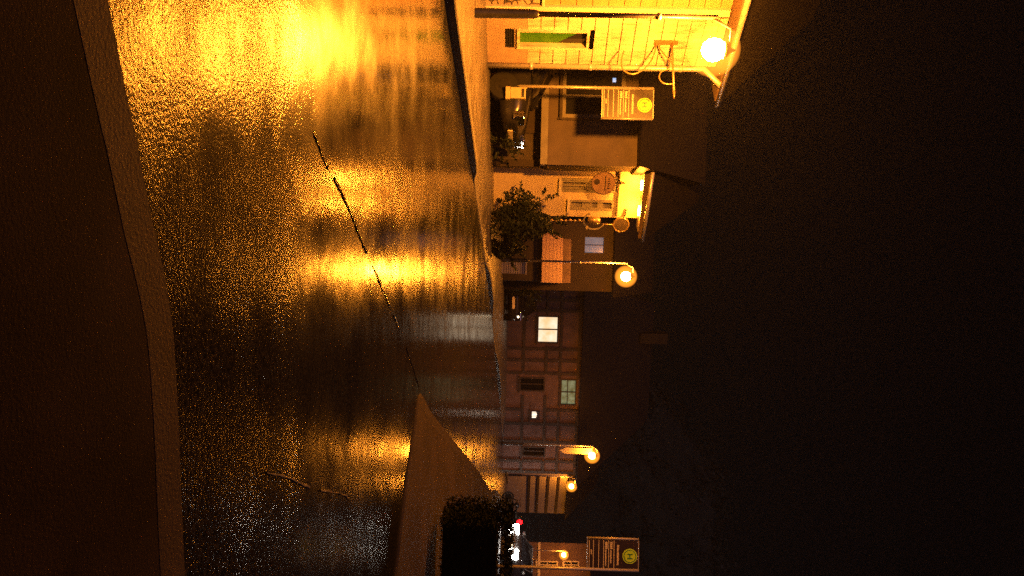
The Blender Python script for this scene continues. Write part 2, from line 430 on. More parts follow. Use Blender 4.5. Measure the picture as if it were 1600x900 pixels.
# corner pavement of the side street on the right
ip = [(560, 1150), (600, 990), (617, 900), (625, 830), (635, 750), (645, 680), (652, 630), (656, 615), (662, 622), (671, 640), (690, 665), (710, 690), (735, 720), (750, 740), (765, 765), (782, 792)]
line = []
for x, y in ip:
    p = gp(x, y); line.append((p.x, p.y, .014))
line += [(24, 58, .04), (36, 76, .04)]
line = spline(line, 5)
cpt = Vector((16, 16))
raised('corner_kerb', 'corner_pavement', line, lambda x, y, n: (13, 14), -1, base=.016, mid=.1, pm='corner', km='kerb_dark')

# pavement under the viewer
npx = [(200, 130), (217, 210), (240, 330), (262, 430), (275, 520), (283, 650), (287, 760), (293, 900), (300, 1050), (305, 1250)]
line = []
for x, y in npx:
    p = gp(x, y, .11); line.append((p.x, p.y, .11))
line = [(-14, -4, .11), (-4, .1, .11), (-1.6, 1.1, .11), (-.9, 1.42, .11)] + line
line = spline(line, 5)
NEAR = line
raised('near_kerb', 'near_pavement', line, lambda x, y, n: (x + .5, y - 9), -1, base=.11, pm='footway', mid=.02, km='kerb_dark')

gt = MB(); prev = None
for i, (x, y, h) in enumerate(NEAR):
    a, b = NEAR[max(i - 1, 0)], NEAR[min(i + 1, len(NEAR) - 1)]
    t = Vector((b[0] - a[0], b[1] - a[1])).normalized(); nn = Vector((-t.y, t.x)); k = .17 + .03 * math.sin(i * 1.7)
    ring = [gt.bm.verts.new((x + nn.x * q, y + nn.y * q, z)) for q, z in ((-.002, .012), (k * .6, .006), (k, .0))]
    if prev:
        for q in range(2): gt.bm.faces.new((prev[q], ring[q], ring[q + 1], prev[q + 1]))
    prev = ring
tag(gt.build('gutter_strip', 'gutter'), kind='structure')
# joint in the asphalt, a low rib of filler
def rib(name, pts, wd, ht, m='seam'):
    P = spline([tuple(gp(x, y)[:2]) for x, y in pts], 10); mb = MB(); prev = None
    for i, p in enumerate(P):
        a, b = P[max(i - 1, 0)], P[min(i + 1, len(P) - 1)]
        t = Vector((b[0] - a[0], b[1] - a[1])).normalized(); nn = Vector((-t.y, t.x)); c = Vector(p) + nn * (random.uniform(-.005, .005) + .01 * math.sin(i * .3))
        k = wd * random.uniform(.5, 1.4); hh = ht * random.uniform(.4, 1.3)
        if math.sin(i * .83) + math.sin(i * .31 + 2) > 1.15: prev = None; continue
        ring = [mb.bm.verts.new((c.x + nn.x * s * k, c.y + nn.y * s * k, z)) for s, z in ((-.5, -.002), (-.25, hh), (.25, hh), (.5, -.002))]
        if prev:
            for q in range(3): mb.bm.faces.new((prev[q], ring[q], ring[q + 1], prev[q + 1]))
        prev = ring
    return tag(mb.build(name, m), kind='structure')
rib('road_joint', [(486, 200), (500, 235), (525, 285), (552, 345), (578, 405), (600, 460), (625, 515), (648, 585), (656, 608)], .034, .006)
rib('road_crack', [(400, 738), (460, 752), (505, 765), (545, 780)], .012, .005, 'kerb')

# wooded hill behind the roofs
hb = MB(); nx, ny = 70, 24
vs = [[None] * (ny + 1) for _ in range(nx + 1)]
for i in range(nx + 1):
    for j in range(ny + 1):
        X = -40 + 240 * i / nx; Y = 95 + 200 * j / ny
        t = j / ny; rise = 62 * (math.sin(min(t * 1.15, 1) * math.pi / 2)) * max(0, min(1, (X + 5) / 60)) ** .8
        vs[i][j] = hb.bm.verts.new((X, Y + random.uniform(-2, 2), -.05 + rise + (random.uniform(0, 2.8) if j else 0)))
for i in range(nx):
    for j in range(ny): hb.bm.faces.new((vs[i][j], vs[i + 1][j], vs[i + 1][j + 1], vs[i][j + 1]))
tag(hb.build('hill', 'hill'), kind='structure')
fb = MB()
for k in range(420):
    i, j = random.randint(10, nx), random.randint(1, ny); p = vs_co = None
    X = -40 + 240 * i / nx; Y = 95 + 200 * j / ny; t = j / ny
    z = 62 * (math.sin(min(t * 1.15, 1) * math.pi / 2)) * max(0, min(1, (X + 5) / 60)) ** .8
    X += random.uniform(-2, 2); rr = random.uniform(2, 4)
    fb.leaves((X, Y, z + rr), (rr, rr, rr * 1.4), 60, .7, .5)
tag(fb.build('woodland', 'leaf2'), 'dark mass of trees covering the hillside behind the roofs', 'woodland', kind='stuff')

# ================================================================== LEFT CORNER HOUSE (clapboard, by the first lamp)
fa = Facade(gp(750, 22)[:2], gp(753, 97)[:2])
house = empty('clapboard_house', fa.o, fa.rz, 'yellow lit clapboard corner house behind the nearest street lamp', 'house')
L = fa.len; EAVE = 4.75
x0, z0 = fa.at(808, 46); x1, z1 = fa.at(920, 75)
wz0, wz1 = fa.at(808, 60)[1], fa.at(921, 60)[1]; wx0, wx1 = fa.at(860, 46)[0], fa.at(860, 76)[0]
vz0, vz1 = fa.at(789, 62)[1], fa.at(804, 62)[1]
PL = fa.at(824, 60)[1]
MB().wall(0, L, 0, PL, [(wx0, wx1, wz0, PL + 1), (wx0, wx1, vz0, vz1)], .22).build('plinth', 'plasterA', house)
cl = MB(); z = PL + .004; k = 0
while z < EAVE:
    h = min(.262, EAVE - z)
    segs = [(0, L)]
    if z < wz1 and z + h > wz0: segs = [(0, wx0), (wx1, L)]
    for a, b in segs:
        if a == 0 or True:
            cl.face([(a, -.006, z), (b, -.006, z), (b, .008, z + h - .016), (a, .008, z + h - .016)])
            cl.face([(a, .008, z + h - .016), (b, .008, z + h - .016), (b, .05, z + h - .014), (a, .05, z + h - .014)])
            cl.face([(a, .05, z + h - .014), (b, .05, z + h - .014), (b, .05, z + h), (a, .05, z + h)])
            cl.face([(a, .05, z + h), (b, .05, z + h), (b, -.006, z + h), (a, -.006, z + h)])
    z += h
clo = cl.build('clapboard_wall', 'board', house)
hw = window(house, wx0, wx1, wz0, wz1, 'greenshine', 'board', .05, (), (), .12, None, .035)
MB().face([(wx0 + .05, .112, wz1 - .06), (wx1 - .05, .112, wz1 - .06), (wx1 - .05, .112, wz1 - .75)]) if False else None
# a dark half drawn curtain seen behind the glass
c = MB(); c.face([(wx0 + .06, .114, wz1 - .06), (wx1 - .06, .114, wz1 - .06), (wx1 - .06, .114, wz1 - .62)]); c.build('curtain', 'glass', hw)
v = MB(); v.box(wx0, wx1, .06, .1, vz0, vz1)
for k in range(5):
    zz = vz0 + (vz1 - vz0) * (k + .5) / 5; v.bar((wx0, .03, zz), (wx1, .03, zz), .02, .03)
v.build('vent', 'iron', house)
# side wing left of the trim: rubble base, ochre boards above
zr = fa.at(847, 6)[1]
wm = Matrix.Translation((0, 0, 0))
sw = MB().wall(-4.5, -.22, 0, zr, (), .25).build('rubble_base', 'rubble', house)
MB().box(-4.5, -.22, -.05, .2, zr + .003, zr + .05).build('ledge', 'trim', house)
ob = MB(); xx = -4.5
z = zr + .054
while z < EAVE:
    h = min(.3, EAVE - z); ob.box(-4.5, -.22, .01, .06, z, z + h - .012); z += h
ob.build('ochre_boards', 'orange', house)
tz = 0
MB().box(-.218, -.07, -.06, .2, .02, EAVE - .03).build('corner_board', 'trim', house)
MB().box(-4.5, L, .24, 5.0, 0, EAVE - .06).build('house_core', 'plasterD', house)
# eaves and roof
MB().box(-4.8, L + .45, -.5, .3, EAVE + .0, EAVE + .06).build('soffit', 'soffit', house)
rf = MB()
rf.face([(-4.8, -.55, EAVE + .09), (L + .5, -.55, EAVE + .09), (L + .5, 2.4, EAVE + 2.6), (-4.8, 2.4, EAVE + 2.6)])
rf.face([(-4.8, 5.4, EAVE + .09), (L + .5, 5.4, EAVE + .09), (L + .5, 2.4, EAVE + 2.6), (-4.8, 2.4, EAVE + 2.6)])
rf.face([(L + .5, -.55, EAVE + .09), (L + .5, 5.4, EAVE + .09), (L + .5, 2.4, EAVE + 2.6)])
rf.face([(-4.8, -.55, EAVE + .07), (L + .5, -.55, EAVE + .07), (L + .5, 5.4, EAVE + .07), (-4.8, 5.4, EAVE + .07)])
rfo = rf.build('roof', 'roof', house)
MB().tube([(-4.8, -.6, EAVE + .06), (L + .5, -.6, EAVE + .06)], .06).build('gutter', 'zinc', house)
# downpipe on the corner
zt = fa.at(1066, 97)[1]
MB().tube([(L + .02, -.07, .02), (L + .02, -.07, zt), (L + .02, -.07, EAVE - .25), (L + .02, -.56, EAVE + .02)], .055, 12).build('downpipe', 'zinc', house)
for zz in (1.0, 2.2, zt - .02):
    MB().tube([(L + .02, -.07, zz - .03), (L + .02, -.07, zz + .03)], .068, 12).build('pipe_clip', 'zinc', house)
# wrought iron bracket without a sign
bx, bz = fa.at(1050, 66)
bk = empty('sign_bracket', fa.o + fa.u * bx + Vector((0, 0, bz)), fa.rz, 'empty wrought iron sign bracket with scrolls on the clapboard house wall', 'sign bracket')
yb = -1.05
ir = MB().tube([(0, 0, 0), (0.35, yb, 0)], .022, 8)
ir.tube([(0.35, yb, 0), (.39, yb - .14, 0)], [.034, .003], 8); ir.build('bracket_arm', 'gold', bk)
MB().box(-.05, .05, -.025, -.003, -.35, .12).build('wall_plate', 'gold', bk)
def scroll(pts, r=.014): return MB().tube([Vector((p[0] * -yb * .333, p[0] * yb, p[1])) for p in spline(pts, 8)], r, 7)
scroll([(.55, 0), (.56, -.12), (.62, -.24), (.74, -.27), (.83, -.2), (.85, -.09), (.84, 0)]).build('scroll', 'gold', bk)
scroll([(.02, -.3), (.25, -.36), (.5, -.5), (.66, -.75), (.6, -.95), (.42, -1.0), (.2, -.95)]).build('scroll', 'gold', bk)
scroll([(.02, -.3), (.2, -.2), (.35, -.08), (.45, 0)]).build('scroll', 'gold', bk)

# ================================================================== STREET LAMPS
def make_lamp(h, arm, base_black, bm_):
    rt = empty('street_lamp', (0, 0, 0))
    pm = 'iron' if base_black else 'zinc'
    MB().lathe([(.1, 0), (.1, .08), (.075, .12), (.07, 1.02), (.055, 1.08), (.045, 1.1)]).build('post_base', 'iron', rt)
    MB().tube([(0, 0, 1.08), (0, 0, h + .05)], [.042, .034], 12).build('post', pm, rt)
    MB().tube([(0, 0, 2.9), (0, 0, 2.96)], .055, 12).build('collar', 'zinc', rt)
    MB().tube([(0, 0, h - .05), (arm * .35, 0, h + .26), (arm, 0, h + .24)], .022, 8).build('arm', pm, rt)
    ln = MB().lathe([(.13, .14), (.12, .19), (.06, .24), (.03, .28), (.012, .33)], (arm, 0, h)).build('lantern', 'iron', rt)
    MB().lathe([(.04, -.175), (.11, -.14), (.155, -.08), (.17, 0), (.155, .08), (.11, .138)], (arm, 0, h)).build('bulb', bm_, ln)
    gm = MB().lathe([(.4 * math.sin(math.pi * k / 16), -.4 * math.cos(math.pi * k / 16)) for k in range(17)], (arm, 0, h), 24).build('halo', 'halo', ln)
    return rt
# (bulb x, bulb y, post y, distance, label)
lamps = [
    (1115, 78, 27, 11.4, 'nearest lit yellow street lamp with black post by the clapboard house'),
    (978, 432, 411, 26.8, 'lit yellow street lamp on a thin pole above the slatted cabinet'),
    (925, 712, 697, 37.6, 'lit yellow street lamp beside the white notice board before the timbered house'),
    (893, 760, 745, 53.0, 'lit yellow street lamp in front of the pale striped gable'),
    (881, 867, 861, 60.0, 'lit yellow street lamp next to the tall pale house at the street end'),
]
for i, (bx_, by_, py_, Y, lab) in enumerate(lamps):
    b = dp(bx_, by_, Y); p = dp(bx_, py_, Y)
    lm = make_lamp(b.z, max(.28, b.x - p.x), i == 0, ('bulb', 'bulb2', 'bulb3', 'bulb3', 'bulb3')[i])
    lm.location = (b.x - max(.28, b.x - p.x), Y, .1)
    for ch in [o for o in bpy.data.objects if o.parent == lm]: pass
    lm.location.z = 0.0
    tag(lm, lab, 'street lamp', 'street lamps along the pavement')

# ================================================================== BUS STOP SIGNS
def make_stop(h):
    rt = empty('bus_stop_sign', (0, 0, 0)); W, Hh = .66, 1.1
    z1 = h; z0 = h - Hh
    MB().tube([(0, 0, 0), (0, 0, h + .01)], .036, 12).build('pole', 'steel', rt)
    pn = MB().box(.03, W, -.012, .012, z0, z1 - .01).build('panel', 'panel', rt)
    MB().tube([(W, 0, z0 - .02), (W, 0, z1)], .026, 10).build('edge_tube', 'steel', rt)
    MB().box(.03, W - .02, -.018, .018, z1 - .008, z1 + .012).build('edge_rail', 'steel', rt)
    MB().box(.03, W - .02, -.018, .018, z0 - .012, z0 + .008).build('edge_rail', 'steel', rt)
    cx, cz, r = .36, z1 - .185, .158
    MB().disc((cx, -.016, cz), r, (0, 1, 0), .008).build('sign_rim', 'hyellow', rt)
    MB().disc((cx, -.0215, cz), r * .86, (0, 1, 0), .006).build('sign_ring', 'hgreen', rt)
    MB().disc((cx, -.027, cz), r * .75, (0, 1, 0), .006).build('sign_disc', 'hyellow', rt)
    hb_ = MB(); q = r * .36
    hb_.box(cx - q, cx - q + .026, -.034, -.0305, cz - q, cz + q); hb_.box(cx + q - .026, cx + q, -.034, -.0305, cz - q, cz + q)
    hb_.box(cx - q + .026, cx + q - .026, -.034, -.0305, cz - .012, cz + .012); hb_.build('letter', 'hgreen', rt)
    for fz in (.48, .585, .685, .78, .885, .965): zz = z1 - Hh * fz; MB().box(.04, W - .03, -.0165, -.0125, zz - .006, zz + .006).build('ruling', 'letter', rt)
    rnd = random.Random(3)
    def words(xa, xb, zc, hgt):
        x = xa; tx = MB()
        while x < xb:
            wv = hgt * rnd.uniform(.35, .6); zz = hgt * rnd.choice((.36, .36, .5))
            tx.box(x, min(x + wv, xb), -.0165, -.0125, zc - hgt * .36, zc + zz); x += wv + hgt * .12
        tx.build('lettering', 'letter', rt)
    words(.13, .56, z1 - Hh * .405, .05)
    for fz, xe in ((.535, .52), (.635, .58)):
        words(.07, .22, z1 - Hh * fz, .062); words(.24, xe, z1 - Hh * fz - .008, .036)
    words(.24, .34, z1 - Hh * .925, .035)
    return rt
t = dp(1021, 141, 16.2)
s1 = make_stop(t.z); s1.location = (t.x - .03, 16.2, 0)
tag(s1, 'bus stop sign lit yellow beside the clapboard house', 'bus stop sign', 'bus stop signs')
t2 = dp(997, 893, 16.2)
s2 = copy_tree(s1)
# its flag reaches towards the street, away from the pole on the right
s2.location = (t2.x - .02, 16.2, t2.z - t.z); s2.rotation_euler = (0, 0, R(-5))
tag(s2, 'dark bus stop sign with dull orange disc beyond the clipped hedge', 'bus stop sign', 'bus stop signs')
for ch in [o for o in bpy.data.objects if o.parent == s2]:
    nm = ch.name.split('.')[0]
    if nm != 'pole': ch.location.x = -.66 if nm != 'edge_tube' else -1.32
# litter bin hung on the pole
lb = empty('litter_bin', (s1.location.x + .04, 16.18, 0), 0, 'small yellowish litter bin hung on the lit bus stop pole', 'litter bin')
za, zb = dp(790, 140, 16).z, dp(823, 140, 16).z
MB().box(.03, .27, -.16, .1, za + .1, zb - .02).build('bin_body', 'bin', lb, .015)
MB().box(.02, .29, -.18, .12, za, za + .096).build('bin_tray', 'bin', lb, .01)
MB().box(.0, .03, -.05, .05, za + .06, zb).build('bin_bracket', 'bin', lb)
MB().box(.06, .24, -.164, -.161, zb - .11, zb - .05).build('slot', 'iron', lb)
# flower pot at the house corner
pp = gp(757, 113)
po = empty('flower_pot', (pp.x, pp.y + .4, .12), 0, 'clay pot with pale blossoms beside the lit bus stop pole', 'flower pot')
MB().lathe([(.1, 0), (.13, .18), (.15, .19), (.15, .22), (.12, .22)]).build('pot', 'clay', po)
MB().leaves((0, 0, .32), (.19, .19, .15), 260, .035, .2).build('leaves', 'leaf2', po)
MB().leaves((0, 0, .34), (.21, .21, .16), 220, .03, .6).build('blossom', 'flower', po)

# ================================================================== BROWN HOUSE behind the bus stop
fb_ = Facade(dp(800, 60, 18.0)[:2], dp(800, 256, 18.0)[:2])
hB = empty('brown_house', fb_.o, fb_.rz, 'brown rendered house with wide grey framed window behind the bus stop', 'house')
LB = fb_.len; zE = fb_.at(996, 220)[1]; zJ = fb_.at(856, 220)[1]
q0, q1 = fb_.at(880, 96), fb_.at(976, 186)
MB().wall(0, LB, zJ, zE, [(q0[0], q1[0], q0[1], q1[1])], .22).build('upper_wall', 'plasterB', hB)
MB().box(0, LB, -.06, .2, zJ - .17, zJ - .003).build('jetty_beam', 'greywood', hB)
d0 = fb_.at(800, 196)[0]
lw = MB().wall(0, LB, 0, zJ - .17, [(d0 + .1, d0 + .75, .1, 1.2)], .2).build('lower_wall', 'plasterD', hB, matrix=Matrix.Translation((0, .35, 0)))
MB().box(d0 + .1, d0 + .75, .42, .46, .1, 1.2).build('door', 'timber', hB)
window(hB, q0[0], q1[0], q0[1], q1[1], 'glass', 'greywood', .09, (.6,), (), .1, 'timber')
MB().box(q1[0] + .004, q1[0] + .06, -.05, -.004, q0[1] - .1, q1[1] - .1).build('shadow_strip', 'timber', hB)  # dark strip standing for the shadow beside the window frame
MB().box(.02, LB - .02, .26, 4.5, zJ, zE - .02).build('house_core', 'plasterD', hB)
ra = MB()
ra.face([(-.4, -.35, zE + .02), (LB + .05, -.35, zE + .02), (LB + .05, 2.3, zE + 2.2), (-.4, 2.3, zE + 2.2)])
ra.face([(-.4, 4.9, zE + .02), (LB + .05, 4.9, zE + .02), (LB + .05, 2.3, zE + 2.2), (-.4, 2.3, zE + 2.2)])
ra.face([(-.4, -.35, zE + .01), (LB + .05, -.35, zE + .01), (LB + .05, 4.9, zE + .01), (-.4, 4.9, zE + .01)])
ra.face([(LB + .05, -.35, zE + .02), (LB + .05, 4.9, zE + .02), (LB + .05, 2.3, zE + 2.2)])
ra.build('roof', 'roof', hB)
bl = dp(960, 125, 18.07)
MB().box(bl.x - fb_.o.x - .05, bl.x - fb_.o.x + .05, .07, .085, bl.z - .04, bl.z + .04).build('window_reflection', 'blueshine', hB)  # glowing patch standing for a bluish reflection in the window

# dark car parked before it
def loft(st, n_side=None):
    mb = MB(); prev = None; first = None
    for s in st:
        ring = [mb.bm.verts.new(v) for v in s]
        if prev:
            for k in range(len(ring)):
                f = mb.bm.faces.new((prev[k], prev[(k + 1) % len(ring)], ring[(k + 1) % len(ring)], ring[k])); f.smooth = True
        else: first = ring
        prev = ring
    mb.bm.faces.new(first[::-1]); mb.bm.faces.new(prev); return mb
def make_car(paint, front_lit=False, tail_lit=False):
    rt = empty('parked_car', (0, 0, 0))
    body = []
    for x, wd, zb, zt in ((-2.08, .68, .42, .86), (-2.0, .78, .3, .96), (-1.5, .84, .22, 1.0), (-.3, .86, .2, .98), (.8, .86, .2, .95), (1.2, .85, .22, .9), (1.8, .8, .26, .8), (2.02, .7, .34, .68), (2.08, .6, .42, .6)):
        zm = (zb + zt) / 2
        body.append([(x, -wd * .9, zb), (x, -wd, zm - .08), (x, -wd, zm + .1), (x, -wd * .9, zt - .02), (x, -wd * .5, zt + .01), (x, wd * .5, zt + .01), (x, wd * .9, zt - .02), (x, wd, zm + .1), (x, wd, zm - .08), (x, wd * .9, zb)])
    bo = loft(body).build('body', paint, rt)
    def cab(x, wd, zt, zb=.93): return [(x, -wd[0], zb), (x, -wd[1], zt), (x, wd[1], zt), (x, wd[0], zb)]
    MB_ = loft([cab(-1.85, (.76, .7), 1.0), cab(-1.35, (.78, .6), 1.4), cab(-.6, (.78, .58), 1.47), cab(.2, (.78, .58), 1.45), cab(1.05, (.78, .74), .96)])
    MB_.build('cabin_glass', 'glass', rt)
    loft([cab(-1.4, (.62, .6), 1.43, 1.39), cab(-.6, (.6, .59), 1.49, 1.45), cab(.25, (.6, .57), 1.46, 1.42)]).build('roof_panel', paint, rt)
    for s in (-1, 1):
        MB().bar((.2, s * .6, 1.44), (1.05, s * .76, .95), .05, .05).build('pillar', paint, rt)
        MB().bar((-.35, s * .6, 1.46), (-.35, s * .79, .95), .05, .04, (1, 0, 0)).build('pillar', paint, rt)
        MB().box(.72, .92, s * .92 - .08, s * .92 + .08, .98, 1.1).build('mirror', paint, rt, .03)
        hl = MB().box(1.86, 2.04, s * .58 - .2, s * .58 + .2, .54, .8).build('headlight', 'head' if front_lit else 'chrome', rt, .03)
        MB().box(-2.09, -1.98, s * .62 - .1, s * .62 + .1, .72, .92).build('tail_light', 'tail' if tail_lit else 'timber', rt, .02)
        for x in (-1.28, 1.3):
            wy = s * .76
            wh = MB().tube([(x, wy - .1, .31), (x, wy + .1, .31)], .31, 24).build('wheel', 'rubber', rt)
            MB().tube([(x, wy - .105, .31), (x, wy + .105, .31)], .19, 16).build('rim', 'iron', wh)
    MB().box(2.05, 2.1, -.26, .26, .42, .53).build('number_plate', 'letter', rt)
    MB().box(1.95, 2.075, -.35, .35, .56, .6).build('grille_bar', 'chrome', rt)
    return rt
car = make_car('carpaint')
car.location = (-5.45, 17.3, .1); car.rotation_euler = (0, 0, R(-14))
tag(car, 'dark parked car with shiny lamps half hidden by the clapboard house', 'car')

# low dark shrub by the brown house
def shrub(name, c, rad, n, size, lab, stems=3, m='leaf', cat='bush', group=None):
    rt = empty(name, (c[0], c[1], 0), 0, lab, cat, group)
    st = MB()
    for k in range(stems):
        a = random.uniform(0, 6.28); st.tube([(math.cos(a) * .06, math.sin(a) * .06, 0), (math.cos(a) * rad[0] * .3, math.sin(a) * rad[1] * .3, c[2]), (math.cos(a) * rad[0] * .6, math.sin(a) * rad[1] * .6, c[2] + rad[2] * .6)], [.035, .025, .008], 6)
    st.build('stem', 'bark', rt)
    f = MB()
    for k in range(14):
        a = Vector((random.gauss(0, 1), random.gauss(0, 1), random.gauss(0, 1))).normalized() * random.uniform(.35, .8)
        q = random.uniform(.28, .5)
        f.leaves((a.x * rad[0], a.y * rad[1], c[2] + a.z * rad[2]), (rad[0] * q, rad[1] * q, rad[2] * q), n // 14, size, .1)
    for k in range(26):
        a = Vector((random.gauss(0, 1), random.gauss(0, 1), random.gauss(.5, .8))).normalized(); st_ = Vector((a.x * rad[0], a.y * rad[1], c[2] + a.z * rad[2])) * 1.0
        ln_ = random.uniform(.1, .3)
        for q in range(9):
            p_ = st_ + a * ln_ * q / 9
            if p_.z > .03: f.leaves(p_, (.03, .03, .03), 2, size, .1)
    f.build('foliage', m, rt); return rt
p = dp(790, 220, 17.2); shrub('low_bush', (p.x, p.y, .36), (.5, .4, .42), 1800, .04, 'low dark bush in front of the brown house wall')
p = dp(820, 338, 18.4); shrub('tall_bush', (p.x, p.y, .86), (.74, .55, .92), 5200, .05, 'large dark leafy bush in front of the yellow inn front', 5)
p = dp(795, 385, 19.5); shrub('round_bush', (p.x, p.y, .42), (.46, .4, .5), 2200, .05, 'small round dark bush between the tall bush and the red roofed outbuilding')

# ================================================================== YELLOW INN
fc = Facade(dp(800, 257, 18.9)[:2], dp(800, 336, 19.6)[:2])
inn = empty('inn', fc.o, fc.rz, 'brightly lit yellow inn front with hanging signs and iron scrolls', 'inn')
LC = fc.len; zC = fc.at(1000, 290)[1] + .03
a0, a1 = fc.at(877, 281), fc.at(962, 301); b0, b1 = fc.at(890, 312), fc.at(958, 329)
MB().wall(0, LC, 0, zC, [(a0[0], a1[0], a0[1], a1[1]), (b0[0], b1[0], b0[1], b1[1])], .2).build('front_wall', 'plasterC', inn)
MB().box(0, LC, .24, 4, 0, zC - .03).build('house_core', 'plasterD', inn)
MB().box(a0[0] - .06, a0[0] - .003, -.04, .02, a0[1], a1[1]).build('shutter', 'greywood', inn)
window(inn, a0[0], a1[0], a0[1], a1[1], 'greywood', 'greywood', .05, (.5,), (.45,), .08, 'trim')
window(inn, b0[0], b1[0], b0[1], b1[1], 'greywood', 'greywood', .05, (), (.3, .65), .08, 'trim')
c0, c1 = fc.at(870, 263), fc.at(968, 264)
MB().box(c0[0] - .03, c0[0] + .03, -.07, -.003, c0[1], c1[1]).build('dark_bar', 'timber', inn)  # dark upright bar on the wall
MB().box(.1, LC - .05, -.05, -.004, c1[1], c1[1] + .035).build('moulding', 'timber', inn)
# roof overhang: soffit, fascia and gutter that catch the light
MB().box(-.1, LC + .3, -.45, .2, zC + .003, zC + .05).build('soffit', 'trim', inn)
MB().box(-.1, LC + .35, -.5, -.455, zC - .02, zC + .13).build('fascia', 'soffit', inn)
MB().tube([(-.1, -.56, zC + .16), (LC + .4, -.56, zC + .1)], .05).build('gutter', 'zinc', inn)
r_ = MB()
r_.face([(-.1, -.52, zC + .17), (LC + .35, -.52, zC + .17), (LC + .35, 2, zC + 2.0), (-.1, 2, zC + 2.0)])
r_.face([(-.1, 4.5, zC + .17), (LC + .35, 4.5, zC + .17), (LC + .35, 2, zC + 2.0), (-.1, 2, zC + 2.0)])
r_.face([(LC + .35, -.52, zC + .15), (LC + .35, 4.5, zC + .15), (LC + .35, 2, zC + 2.0)])
r_.build('roof', 'roof', inn)
for xx in (LC * .25, LC * .75): MB().box(xx - .12, xx + .12, -.36, -.3, zC - .06, zC - .03).build('eave_lamp', 'flood', inn)
# round inn sign hung in front of the wall
sx, sz = fc.at(943, 286, -.5)
iS = empty('inn_sign', fc.o + fc.u * sx - fc.n * .5 + Vector((0, 0, sz)), fc.rz, 'round brown inn sign hung before the yellow wall', 'inn sign')
MB().disc((0, 0, 0), .29, (0, 1, 0), .05, 40).build('sign_disc', 'disc', iS)
rim = MB(); rim.tube([(.29 * math.cos(k * math.pi / 20), -.01, .29 * math.sin(k * math.pi / 20)) for k in range(41)], .018, 8); rim.build('sign_rim', 'soffit', iS)
mk = MB(); mk.disc((-.04, -.028, -.17), .075, (0, 1, 0), .008, 20)
mk.box(-.19, .19, -.033, -.0275, .03, .055)
for k in range(5): mk.box(-.13 + k * .06, -.105 + k * .06, -.033, -.0275, .1, .1 + .08 * random.uniform(.5, 1))
mk.build('emblem', 'timber', iS)
MB().tube([(0, 0, .29), (0, 0, .55)], .012, 6).build('hanger', 'iron', iS)
ar = MB(); ar.tube([(0, .5, .42), (0, -.06, .42)], .016, 7)
ar.tube(spline([(0, .5, .2), (0, .3, .3), (0, .15, .4), (0, 0, .56)], 6), .012, 6); ar.build('bracket', 'iron', iS)
# curled iron bracket at the inn's right end with a small hanging lantern shaped sign
cx_, cz_ = fc.at(970, 350)
bS = empty('scroll_bracket', fc.o + fc.u * cx_ - fc.n * .05 + Vector((0, 0, cz_)), fc.rz, 'gilded ring bracket on the right end of the yellow inn', 'sign bracket')
MB().tube([(.2 * math.cos(a), 0, .2 * math.sin(a)) for a in [k * math.pi / 12 for k in range(25)]], .022, 8).build('ring', 'gold', bS)
MB().disc((0, .0, 0), .18, (0, 1, 0), .02, 24).build('ring_plate', 'timber', bS)
MB().tube([(0, 0, -.2), (0, 0, -.5)], .02, 8).build('drop_rod', 'gold', bS)
MB().tube([(-.45, 0, .12), (-.2, 0, .05)], .02, 8).build('stay', 'iron', bS)
lx, lz = fc.at(928, 343)
lS = empty('hanging_sign', fc.o + fc.u * lx - fc.n * .05 + Vector((0, 0, lz)), fc.rz, 'small wreathed sign hung below the gilded ring bracket', 'inn sign')
MB().lathe([(.02, -.17), (.09, -.14), (.1, 0), (.09, .14), (.02, .17)], n=14).build('sign_body', 'gold', lS)
MB().tube([(.27 * math.cos(a) * .9 + .02, 0, .27 * math.sin(a)) for a in [math.pi * (-.9 + 1.3 * k / 20) for k in range(21)]], .022, 7).build('wreath', 'greywood', lS)
MB().disc((.2, -.02, -.17), .04, (0, 1, 0), .03, 12).build('boss', 'bin', lS)
# string of ornaments
ch = MB()
for k in range(7):
    xx, zz = fc.at(862 + k * 7.2, 342 + (k % 2)); ch.lathe([(.005, -.05), (.045, 0), (.005, .05)], (xx, -.08, zz), 8)
xa, za_ = fc.at(860, 342); xb, zb_ = fc.at(915, 344)
ch.tube([(xa, -.08, za_), (xb, -.08, zb_)], .006, 5)
co = ch.build('ornament_string', 'gold'); co.location = fc.o; co.rotation_euler = (0, 0, fc.rz)
tag(co, 'hanging string of small gilded ornaments at the inn corner', 'ornament string')

# ================================================================== DARK HOUSE with blue grey window, behind the inn
fd = Facade(dp(800, 345, 30.4)[:2], dp(800, 452, 30.7)[:2])
hD = empty('dark_house', fd.o, fd.rz, 'dark unlit house with a pale blue grey window beside the inn', 'house')
zD = fd.at(958, 390)[1]; e0, e1 = fd.at(913, 369), fd.at(944, 397)
MB().wall(0, fd.len, 0, zD, [(e0[0], e1[0], e0[1], e1[1])], .2).build('front_wall', 'plasterD', hD)
MB().box(0, fd.len, .24, 4, 0, zD - .02).build('house_core', 'plasterD', hD)
window(hD, e0[0], e1[0], e0[1], e1[1], 'blueglass', 'timber', .04, (.5,), (), .08)
r_ = MB(); r_.face([(-.2, -.4, zD + .02), (fd.len + .2, -.4, zD + .02), (fd.len + .2, 2, zD + 2), (-.2, 2, zD + 2)])
r_.face([(-.2, 4.4, zD + .02), (fd.len + .2, 4.4, zD + .02), (fd.len + .2, 2, zD + 2), (-.2, 2, zD + 2)])
r_.face([(-.2, -.4, zD + .01), (fd.len + .2, -.4, zD + .01), (fd.len + .2, 4.4, zD + .01), (-.2, 4.4, zD + .01)])
r_.build('roof', 'roof', hD)

